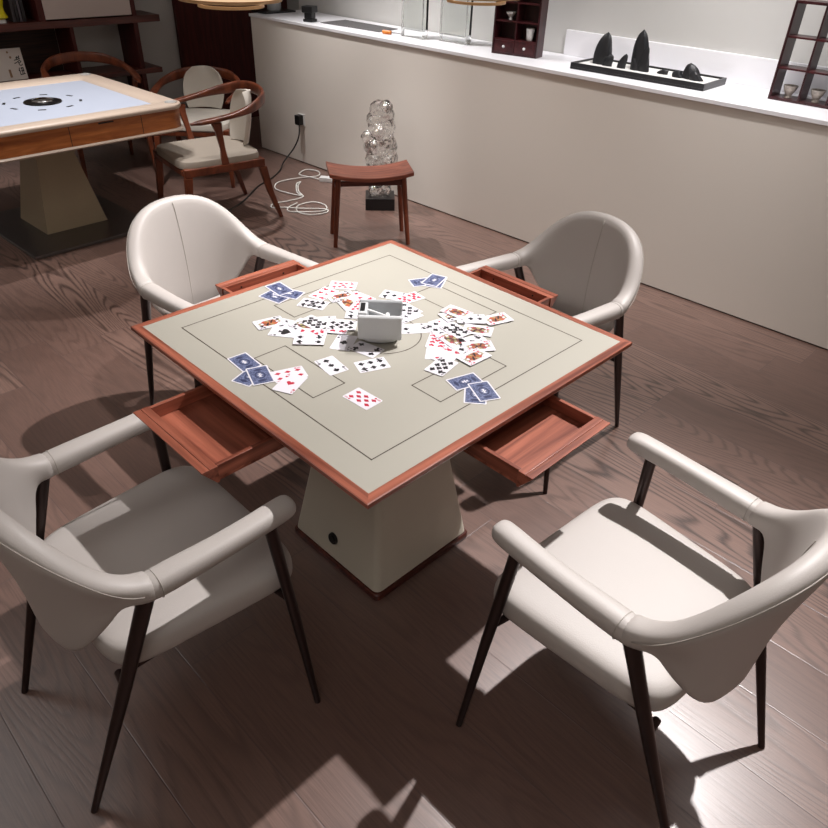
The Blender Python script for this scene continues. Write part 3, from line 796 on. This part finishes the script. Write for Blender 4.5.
tx = bpy.data.textures.new('lumps', 'CLOUDS'); tx.noise_scale = .035
dm = g.modifiers.new('disp', 'DISPLACE'); dm.texture = tx; dm.strength = .022; dm.mid_level = .5
sm = g.modifiers.new('smooth', 'SMOOTH'); sm.factor = .5; sm.iterations = 2

# ------------------------------------------------------------------ socket, plug and cables
def W(lx, ly, z):  # half wall frame
    return WR @ Vector((lx, ly, z))
SK = thing('wall_socket', 'white wall socket plate low on the half wall', 'socket', (0, 0, 0)); SK.matrix_world = WR @ Matrix.Translation((.0118, -.67, .345))
bm = bmesh.new(); box(bm, (-.008, -.043, -.043), (0, .043, .043)); obj('plate', bm, PORC, SK, bevel=.002)
PLG = thing('power_cord', 'black plug and cord running from the wall socket to the floor', 'cord', (0, 0, 0))
bm = bmesh.new(); box(bm, (-.045, -.70, .31), (.0036, -.645, .385), 0, WR); obj('plug', bm, BLACK, PLG, bevel=.006)
pts = spline([W(-.02, -.675, .312), W(-.03, -.67, .22), W(-.05, -.62, .12), W(-.16, -.62, .03), (2.15, 3.56, .006), (1.95, 3.42, .006), (1.80, 3.35, .006), (1.50, 3.12, .006), (1.20, 2.99, .006), (.98, 2.98, .006), (.86, 3.06, .006)], 8)
bm = bmesh.new(); tube(bm, pts, .0055, 8); obj('cable', bm, BLACK, PLG, smooth=True)
WC = thing('white_cable', 'white cable lying in loose loops on the floor beside the stool', 'cable', (0, 0, 0))
pts = [(2.30, 3.13), (2.26, 3.20), (2.24, 3.32), (2.23, 3.405), (2.34, 3.451), (2.39, 3.36), (2.31, 3.272), (2.177, 3.31), (1.99, 3.34), (1.88, 3.24), (1.87, 3.11), (1.925, 2.98), (1.95, 3.06), (2.05, 3.20),
       (2.12, 3.24), (2.05, 3.18), (1.96, 3.05), (1.92, 2.95), (1.80, 2.94), (1.66, 2.95), (1.61, 2.90), (1.68, 2.85), (1.76, 2.74), (1.88, 2.64), (1.84, 2.58), (1.72, 2.61), (1.70, 2.72), (1.78, 2.82), (1.90, 2.80), (1.93, 2.70), (1.86, 2.62), (1.75, 2.66), (1.66, 2.76), (1.70, 2.83), (1.80, 2.86)]
bm = bmesh.new(); tube(bm, spline([(x, y, .005 + .0045 * (i % 3 == 1)) for i, (x, y) in enumerate(pts)], 8), .0048, 8); obj('cable', bm, WIREW, WC, smooth=True)
M = Matrix.Translation((2.295, 3.135, 0)) @ Matrix.Rotation(math.radians(-55), 4, 'Z')
bm = bmesh.new(); box(bm, (-.055, -.028, .0), (.055, .028, .034), 0, M); obj('adapter', bm, PORC, WC, bevel=.004)

# ------------------------------------------------------------------ things on the counter
ZL = 1.0402
def ledge_matrix(lx, ly, rz=0.0):
    return WR @ Matrix.Translation((lx, ly, ZL)) @ Matrix.Rotation(math.radians(rz), 4, 'Z')
def lthing(name, label, cat, lx, ly, rz=0.0, group=None, z=0.0):
    t = thing(name, label, cat, group=group); t.matrix_world = ledge_matrix(lx, ly, rz) @ Matrix.Translation((0, 0, z)); return t
# rosewood display boxes : local x = depth, -y = rightwards in the photo
def make_display(label, lx, ly, rz, width, depth, height, cols, rows, drawers, back):
    t = lthing('display_shelf', label, 'display shelf', lx, ly, rz)
    th = .012
    bm = bmesh.new(); z0 = th + (.075 if drawers else 0)
    for y in (0, -width + th): box(bm, (0, y - th, 0), (depth, y, height))
    box(bm, (0.0005, -width + th, 0), (depth, -th, th)); box(bm, (0.0005, -width + th, height - th), (depth, -th, height))
    if back: box(bm, (depth - .006, -width + th, th), (depth, -th, height - th))
    obj('carcass', bm, ROSEZ, t, bevel=.001)
    iw = (width - 2 * th); cw = iw / cols
    zs = [z0 + (height - th - z0) * k / rows for k in range(rows)]
    for k, z in enumerate(zs):
        if k == 0 and not drawers: continue
        bm = bmesh.new(); box(bm, (.003, -width + th + .0002, z - .008), (depth - .007, -th - .0002, z)); obj('shelf', bm, ROSE, t)
    for c in range(1, cols):
        bm = bmesh.new()
        for k, z in enumerate(zs):
            zt = (zs[k + 1] - .0085) if k + 1 < len(zs) else height - th - .0005
            box(bm, (.003, -th - cw * c - .004, z + .0003), (depth - .007, -th - cw * c + .004, zt))
        obj('divider', bm, ROSEZ, t)
    if drawers:
        for c in range(2):
            w2 = iw / 2
            bm = bmesh.new(); box(bm, (.001, -th - w2 * (c + 1) + .002, th + .001), (depth - .01, -th - w2 * c - .002, z0 - .0095)); d = obj('drawer', bm, ROSE, t, bevel=.001)
            bm = bmesh.new(); bmesh.ops.create_uvsphere(bm, u_segments=14, v_segments=8, radius=.0085, matrix=Matrix.Translation((-.006, -th - w2 * (c + .5), th + .033))); obj('knob', bm, PORC, d, smooth=True)
    return zs, cw, th
zs, cw, th = make_display('rosewood display box with two small drawers, standing right of the glass vases', .165, -2.43, 11, .305, .095, .50, 2, 4, True, True)
MD = ledge_matrix(.165, -2.43, 11)
def cup(label, M, prof, m, name='cup'):
    bm = bmesh.new(); lathe(bm, prof, 20); o = obj(name, bm, m, smooth=50); o.matrix_world = M; return tag(o, label, 'cup')
cup('white footed bowl in the rosewood box with drawers', MD @ Matrix.Translation((.045, -th - cw * .55, zs[1] + .0008)), [(.012, 0), (.012, .008), (.008, .011), (.026, .032), (.031, .042), (.028, .042), (.022, .033), (.004, .016)], PORC, 'bowl')
cup('white straight cup low in the rosewood box with drawers', MD @ Matrix.Translation((.045, -th - cw * 1.55, zs[0] + .0008)), [(.019, 0), (.021, .004), (.026, .066), (.0235, .066), (.018, .006)], PORC)
zs2, cw2, th2 = make_display('open rosewood display rack at the right edge holding tea cups', .262, -4.135, 0, .42, .12, .43, 3, 3, False, False)
MR = ledge_matrix(.262, -4.135, 0)
CUPM = mat('patterned_cup', rgb(176, 166, 156), .3, var=.8, vscale=70)
for c, lab in ((0, 'small patterned tea cup, left of two in the open rack'), (1, 'small patterned tea cup, right of two in the open rack')):
    cup(lab, MR @ Matrix.Translation((.05, -th2 - cw2 * (c + .5), zs2[0] + .0008)), [(.017, 0), (.017, .008), (.015, .011), (.028, .034), (.035, .055), (.0325, .055), (.025, .034), (.004, .016)], CUPM, 'tea_cup')
# zen tray
TRY = lthing('sand_tray', 'long black tray of white sand holding miniature mountains on the counter', 'tray', .125, -3.045, 2)
bm = bmesh.new(); D, Wd, hh, t_ = .285, .80, .034, .010
box(bm, (0, -Wd, 0), (D, 0, .012)); box(bm, (0, -Wd, .0121), (t_, 0, hh)); box(bm, (D - t_, -Wd, .0121), (D, 0, hh)); box(bm, (t_ + .0001, -t_, .0121), (D - t_ - .0001, 0, hh)); box(bm, (t_ + .0001, -Wd, .0121), (D - t_ - .0001, -Wd + t_, hh))
obj('frame', bm, BLACKM, TRY, bevel=.001)
bm = bmesh.new(); box(bm, (t_ + .0004, -Wd + t_ + .0004, .0122), (D - t_ - .0004, -t_ - .0004, .024)); obj('sand', bm, SAND, TRY)
MT = ledge_matrix(.125, -3.045, 2)
def rock(label, x, y, peaks, seed):
    bm = bmesh.new(); rn = random.Random(seed)
    for (px, py, r, h) in peaks:
        rings = []; n = 18; ph = [rn.uniform(0, 6) for _ in range(3)]
        for j in range(11):
            v = j / 10; rr = r * (1 - v ** 3.2) ** .62 * (1 - .25 * v) + .0015
            rings.append([(px + .55 * rr * (1 + .12 * math.sin(3 * a + ph[0] + 3 * v) + .10 * math.sin(7 * a + ph[1])) * math.cos(a) ,
                           py + rr * (1 + .12 * math.sin(4 * a + ph[2]) + .08 * math.sin(9 * a + ph[1] + 2 * v)) * math.sin(a) + .012 * math.sin(2.5 * v + ph[0]), h * v) for a in [2 * PI * k / n for k in range(n)]])
        loft(bm, rings)
    o = obj('miniature_mountain', bm, ROCK, smooth=50); o.matrix_world = MT @ Matrix.Translation((x, y, .0245)); tag(o, label, 'rock ornament', 'black miniature mountains in the sand tray')
rock('black twin-peaked miniature mountain at the left end of the tray', .15, -.125, [(0, 0, .058, .165), (-.03, -.052, .030, .062)], 1)
rock('tallest black miniature mountain in the middle of the tray', .15, -.350, [(0, 0, .050, .20), (-.02, -.045, .028, .125), (-.02, .025, .026, .06)], 2)
rock('small black pointed stone left of the tallest mountain', .12, -.268, [(0, 0, .024, .075)], 3)
rock('tiny low black stone right of the tallest mountain', .15, -.505, [(0, 0, .028, .025)], 4)
rock('low black three-peaked stone at the right end of the tray', .14, -.645, [(0, .0, .05, .075), (-.02, -.05, .035, .045), (-.015, .045, .03, .035)], 5)
# glass vases
def vase(label, lx, ly, w, d, h):
    t = lthing('glass_vase', label, 'vase', lx, ly, 0, 'rectangular glass vases on the counter')
    bm = bmesh.new(); g = .013
    o = [(0, -w), (d, -w), (d, 0), (0, 0)]; i = [(g, -w + g), (d - g, -w + g), (d - g, -g), (g, -g)]
    rings = [[(x, y, 0) for x, y in o], [(x, y, h) for x, y in o], [(x, y, h) for x, y in i], [(x, y, .045) for x, y in i]]
    loft(bm, rings); obj('body', bm, GLASS, t, bevel=.002)
vase('tall rectangular clear glass vase, left one, beside the orange handle', .19, -1.605, .20, .055, .42)
vase('tall rectangular clear glass vase, right one, beside the drawered display box', .255, -1.90, .235, .055, .50)
# mat, black cube, orange tool, black tray
bm = bmesh.new(); rr = [(.135, -.80), (.40, -.78), (.40, -1.36), (.175, -1.40)]
loft(bm, [[tuple(WR @ Vector((x, y, z))) for x, y in rr] for z in (ZL, ZL + .004)])
tag(obj('cutting_mat', bm, MESHM), 'dark grey mat lying on the counter left of the vases', 'mat')
bm = bmesh.new()
for z0, z1, hw in ((0, .02, .04), (.0201, .06, .032), (.0601, .105, .045)):
    box(bm, (-hw, -hw, z0), (hw, hw, z1))
o = obj('black_stand', bm, BLACK, bevel=.006); o.matrix_world = ledge_matrix(.11, -.71, 20); tag(o, 'small black stepped block at the left end of the dark mat', 'stand')
SC = thing('orange_tool', 'small tool with orange handle lying by the left glass vase', 'tool'); SC.matrix_world = ledge_matrix(.155, -1.50, 15)
bm = bmesh.new(); loft(bm, [[(.0 + .012 * math.cos(a), y, .013 + .0125 * math.sin(a)) for a in [2 * PI * k / 12 for k in range(12)]] for y in (-.035, .035)]); obj('handle', bm, ORANGE, SC, bevel=.003)
bm = bmesh.new(); loft(bm, [[(.004 * math.cos(a), y, .013 + .004 * math.sin(a)) for a in [2 * PI * k / 10 for k in range(10)]] for y in (-.115, -.0352)]); obj('shaft', bm, CHROME, SC)
bm = bmesh.new(); box(bm, (.06, -.17, 0), (.36, .02, .012)); box(bm, (.06, -.17, .0121), (.07, .02, .02)); box(bm, (.06, .01, .0121), (.36, .02, .02))
o = obj('black_tray', bm, BLACKM, bevel=.001); o.matrix_world = ledge_matrix(.02, -.02, 0); tag(o, 'flat black tray at the far left end of the counter', 'tray')
VJ = bmesh.new(); lathe(VJ, [(.05, 0), (.055, .01), (.06, .10), (.04, .16), (.03, .17)], 24); o = obj('grey_jar', VJ, GREYD, smooth=50); o.matrix_world = ledge_matrix(.24, -.09, 0) @ Matrix.Translation((0, 0, .0205 - .008)); tag(o, 'pale grey jar standing on the black tray at the counter end', 'jar')

# ------------------------------------------------------------------ shelf unit by the back wall
SU = thing('shelf_unit', 'dark red wood open shelf unit by the back wall', 'shelf', (0, 0, 0))
YF, YB = 4.93, 5.25
def board(name, lo, hi, m, parent=SU, bevel=.003):
    bm = bmesh.new(); box(bm, lo, hi); return obj(name, bm, m, parent, bevel=bevel)
board('shelf_board', (.30, YF, .935), (2.03, YB, .985), DARKW)
board('shelf_board', (.30, YF, .555), (1.985, YB, .595), DARKW)
board('shelf_board', (.30, YF, 1.60), (2.03, YB, 1.65), DARKW)
board('upright', (1.795, YF + .005, 0), (1.835, YB - .02, .5548), DARKWZ); board('upright', (1.795, YF + .005, .5952), (1.835, YB - .02, .9348), DARKWZ); board('upright', (1.795, YF + .005, .9852), (1.835, YB - .02, 1.5998), DARKWZ)
board('divider', (1.275, YF + .005, .5952), (1.305, YB - .02, .9348), DARKWZ)
board('divider', (1.065, YF + .005, .9852), (1.115, YB - .02, 1.5998), DARKWZ)
board('upright', (.30, YF + .005, 0), (.34, YB - .02, .5548), DARKWZ)
board('back_panel', (.305, YB - .018, .5955), (1.2748, YB - .002, .9345), SLAT)
board('back_panel', (.305, YB - .018, .9855), (1.0648, YB - .002, 1.5995), DARKW)
board('cabinet_door', (1.1155, YF + .004, .9945), (1.7945, YF + .024, 1.5995), PANEL)
# objects on the shelves
VS = thing('yellow_vase', 'yellow glazed vase with pale foot on the upper shelf', 'vase', (.825, 5.00, .9853))
bm = bmesh.new(); lathe(bm, [(.026, .022), (.048, .036), (.032, .075), (.030, .10), (.040, .14), (.042, .20), (.028, .24), (.024, .25)], 24); obj('body', bm, YELLOW, VS, smooth=60)
bm = bmesh.new(); lathe(bm, [(.030, 0), (.030, .012), (.024, .0218)], 24); obj('foot', bm, PORC, VS, smooth=60)
for k, (x, w, c) in enumerate(((.90, .022, (58, 52, 54)), (.926, .018, (38, 32, 34)), (.949, .016, (90, 84, 90)), (.970, .024, (30, 24, 26)))):
    bm = bmesh.new(); box(bm, (x, 4.985, .9854), (x + w, 5.15, .9854 + .20 + .012 * (k % 2)))
    b = obj('book', bm, mat('book_cover_%d' % k, rgb(*c), .6), bevel=.002)
    tag(b, ['grey-spined book nearest the yellow vase on the upper shelf', 'dark book second from the yellow vase on the upper shelf', 'pale-spined thin book third from the yellow vase on the upper shelf', 'black book fourth from the yellow vase on the upper shelf'][k], 'book', 'books on the upper shelf')
# framed calligraphy print
PR = thing('calligraphy_print', 'pale calligraphy print with black brush characters leaning on the lower shelf', 'picture', (.80, 5.02, .5980))
PR.rotation_euler = (math.radians(-7), 0, 0)
bm = bmesh.new(); box(bm, (-.16, 0, 0), (.115, .012, .215)); pp = obj('print', bm, PAPER, PR, bevel=.002)
bm = bmesh.new()
def brush(pts, w):
    P = [Vector((x, 0, z)) for x, z in pts]
    for i, (a, b) in enumerate(zip(P, P[1:])):
        d = (b - a).normalized(); n = Vector((-d.z, 0, d.x)) * w * (1.0 - .25 * i / len(P))
        a = a - d * w * .4; b = b + d * w * .4
        y = -.0004 - .00005 * i
        bm.faces.new([bm.verts.new((q.x, y, q.z)) for q in (a - n, b - n, b + n, a + n)])
cx, cz = .079, .108      # upper character
for s in ([(-.016, .040), (.012, .046)], [(-.006, .050), (-.010, .030)], [(.010, .054), (.004, .036)], [(-.030, .026), (.014, .033)], [(-.034, .004), (-.016, .010), (.006, .022)], [(.006, .022), (.016, .014), (.002, .004)], [(-.004, .012), (.000, -.010), (.014, -.012), (.022, -.004)]):
    brush([(cx + x, cz + z) for x, z in s], .0030)
cx, cz = .082, .046      # lower character
for s in ([(-.012, .034), (-.020, .014)], [(-.014, .020), (-.014, -.014)], [(-.004, .030), (.016, .034)], [(.004, .036), (.002, -.010)], [(-.004, .012), (.018, .016)], [(-.010, -.012), (.020, -.008)], [(.014, .030), (.012, -.008)]):
    brush([(cx + x, cz + z) for x, z in s], .0030)
obj('brush_lettering', bm, INK, pp)
bm = bmesh.new()
for x, z, r in ((.015, .190, .0075), (.027, .155, .0085)):
    bm.faces.new([bm.verts.new((x + r * math.cos(2 * PI * k / 14), -.0005, z + r * math.sin(2 * PI * k / 14))) for k in range(14)])
bm.faces.new([bm.verts.new((x, -.0005, z)) for x, z in ((-.012, .02), (.006, .02), (.004, .075), (-.012, .075))])
obj('stamp', bm, SEALM, pp)

# ------------------------------------------------------------------ pendant lamps
def pendant(label, x, y, z, R=.27, hh=.115):
    t = thing('pendant_lamp', label, 'lamp', (x, y, z), 0, 'ribbed pendant lamps')
    for k in range(9):
        v = -1 + 2 * (k + .5) / 9 * 1.0; rk = (1 - abs(v) ** 2.6) ** .5
        bm = bmesh.new(); r = R * rk; n = 56; c = hh * v
        loft(bm, [[((r + dr) * math.cos(2 * PI * q / n), (r + dr) * math.sin(2 * PI * q / n), c + dz) for dr, dz in ((-.004, -.006), (.004, -.006), (.004, .006), (-.004, .006))] for q in list(range(n)) + [0]], (False, False))
        obj('rib', bm, BAMBOO, t, smooth=40)
    bm = bmesh.new(); lathe(bm, [(.02, -hh * .86), (R * .68, -hh * .72), (R * .90, -hh * .3), (R * .90, hh * .3), (R * .68, hh * .72), (.02, hh * .86)], 40); obj('diffuser', bm, GLOW, t, smooth=True)
    bm = bmesh.new(); tube(bm, [(0, 0, hh * .87), (0, 0, ZC - z - .0205)], .003, 8); obj('cord', bm, BLACK, t)
    bm = bmesh.new(); cyl(bm, (0, 0, ZC - z - .02), .05, .05, .0198, 24); obj('canopy', bm, PORC, t)
pendant('ribbed bamboo pendant lamp at the top left, above the dark door', .75, 1.80, 1.495)
pendant('ribbed bamboo pendant lamp at the top middle, before the glass vases', 1.80, 1.30, 1.51)

# ------------------------------------------------------------------ lights
def spot(name, loc, target, energy, size_deg, blend=.6, radius=.03, col=(1, .968, .962)):
    l = bpy.data.lights.new(name, 'SPOT'); l.energy = energy; l.spot_size = math.radians(size_deg); l.spot_blend = blend; l.shadow_soft_size = radius; l.color = col
    o = bpy.data.objects.new(name, l); COL.objects.link(o); o.location = loc
    o.rotation_euler = (Vector(target) - Vector(loc)).to_track_quat('-Z', 'Y').to_euler(); return o
spot('downlight_or_fill', (1.97, -.479, 4.0), (.05, -.74, .4), 1020, 48, 1.0, .035)
spot('downlight_or_fill', (2.15, -.75, 3.6), (2.1, -.3, 0), 60, 90, 1.0, .4)  # added soft fill for the floor at the right
spot('downlight_or_fill', (1.97, .41, 4.0), (-.02, 1.0, .4), 900, 39, 1.0, .035)
spot('downlight_or_fill', (.75, 3.0, 2.90), (.40, 3.5, .7), 190, 60, .8)
spot('wall_washer', (1.95, .0, 3.2), (2.5, .8, .55), 250, 66, 1.0, .06)
spot('wall_washer', (1.6, -1.2, 3.2), (2.5, -.9, .8), 80, 70, 1.0, .06)
spot('wall_washer', (1.75, 3.5, 3.2), (2.4, 2.5, .5), 330, 70, 1.0, .06)
spot('downlight_or_fill', (.30, -.60, 4.0), (.10, .98, .7), 330, 24, 1.0, .05)  # added spot to brighten the rear left leather chair
spot('downlight_or_fill', (.1, 2.1, 3.9), (.35, 3.4, .6), 260, 50, 1.0, .15)  # added fill for the near side of the mahjong table
spot('sculpture_fill', (1.45, 1.75, 3.2), (2.2, 2.44, .4), 170, 26, 1.0, .14)  # added spot to brighten the glass sculpture
spot('counter_light', (2.55, .5, 2.7), (2.8, .6, 1.0), 40, 110, 1.0, .08, (.95, .96, 1))
spot('counter_light', (2.55, 2.6, 2.7), (2.8, 2.6, 1.0), 26, 110, 1.0, .08, (.95, .96, 1))
def area(name, loc, target, sx, sy, energy, col):
    a = bpy.data.lights.new(name, 'AREA'); a.shape = 'RECTANGLE'; a.size = sx; a.size_y = sy; a.energy = energy; a.color = col
    o = bpy.data.objects.new(name, a); COL.objects.link(o); o.location = loc
    o.rotation_euler = (Vector(target) - Vector(loc)).to_track_quat('-Z', 'Y').to_euler()
area('fill_panel', (-2.4, -1.9, 4.1), (-2.0, -1.5, 0), 1.6, 2.4, 34, (1, .97, .955))  # added unseen fill behind the camera, raises the ambient level
area('fill_panel', (-1.6, 3.0, 4.1), (-1.0, 3.2, 0), 1.6, 2.4, 30, (1, .97, .955))  # second added fill, for the mahjong table side
w = bpy.data.worlds.new('room_ambient'); sc.world = w; w.use_nodes = True
w.node_tree.nodes['Background'].inputs[0].default_value = (.9, .85, .82, 1); w.node_tree.nodes['Background'].inputs[1].default_value = .15

# ------------------------------------------------------------------ camera
cd = bpy.data.cameras.new('camera'); cam = bpy.data.objects.new('camera', cd); COL.objects.link(cam)
r_ = (0.711572, -0.701891, 0.031849); u_ = (0.386424, 0.428806, 0.81658); b_ = (-0.586807, -0.568748, 0.576353)
cam.matrix_world = Matrix(((r_[0], u_[0], b_[0], -1.206378), (r_[1], u_[1], b_[1], -1.304539), (r_[2], u_[2], b_[2], 1.76054), (0, 0, 0, 1)))
cd.sensor_fit = 'HORIZONTAL'; cd.sensor_width = 36.0; cd.lens = 36.0 * 715.59 / 828.0; cd.clip_start = .02
sc.camera = cam
sc.view_settings.view_transform = 'Standard'
sc.view_settings.look = 'None'
sc.view_settings.exposure = 0.0
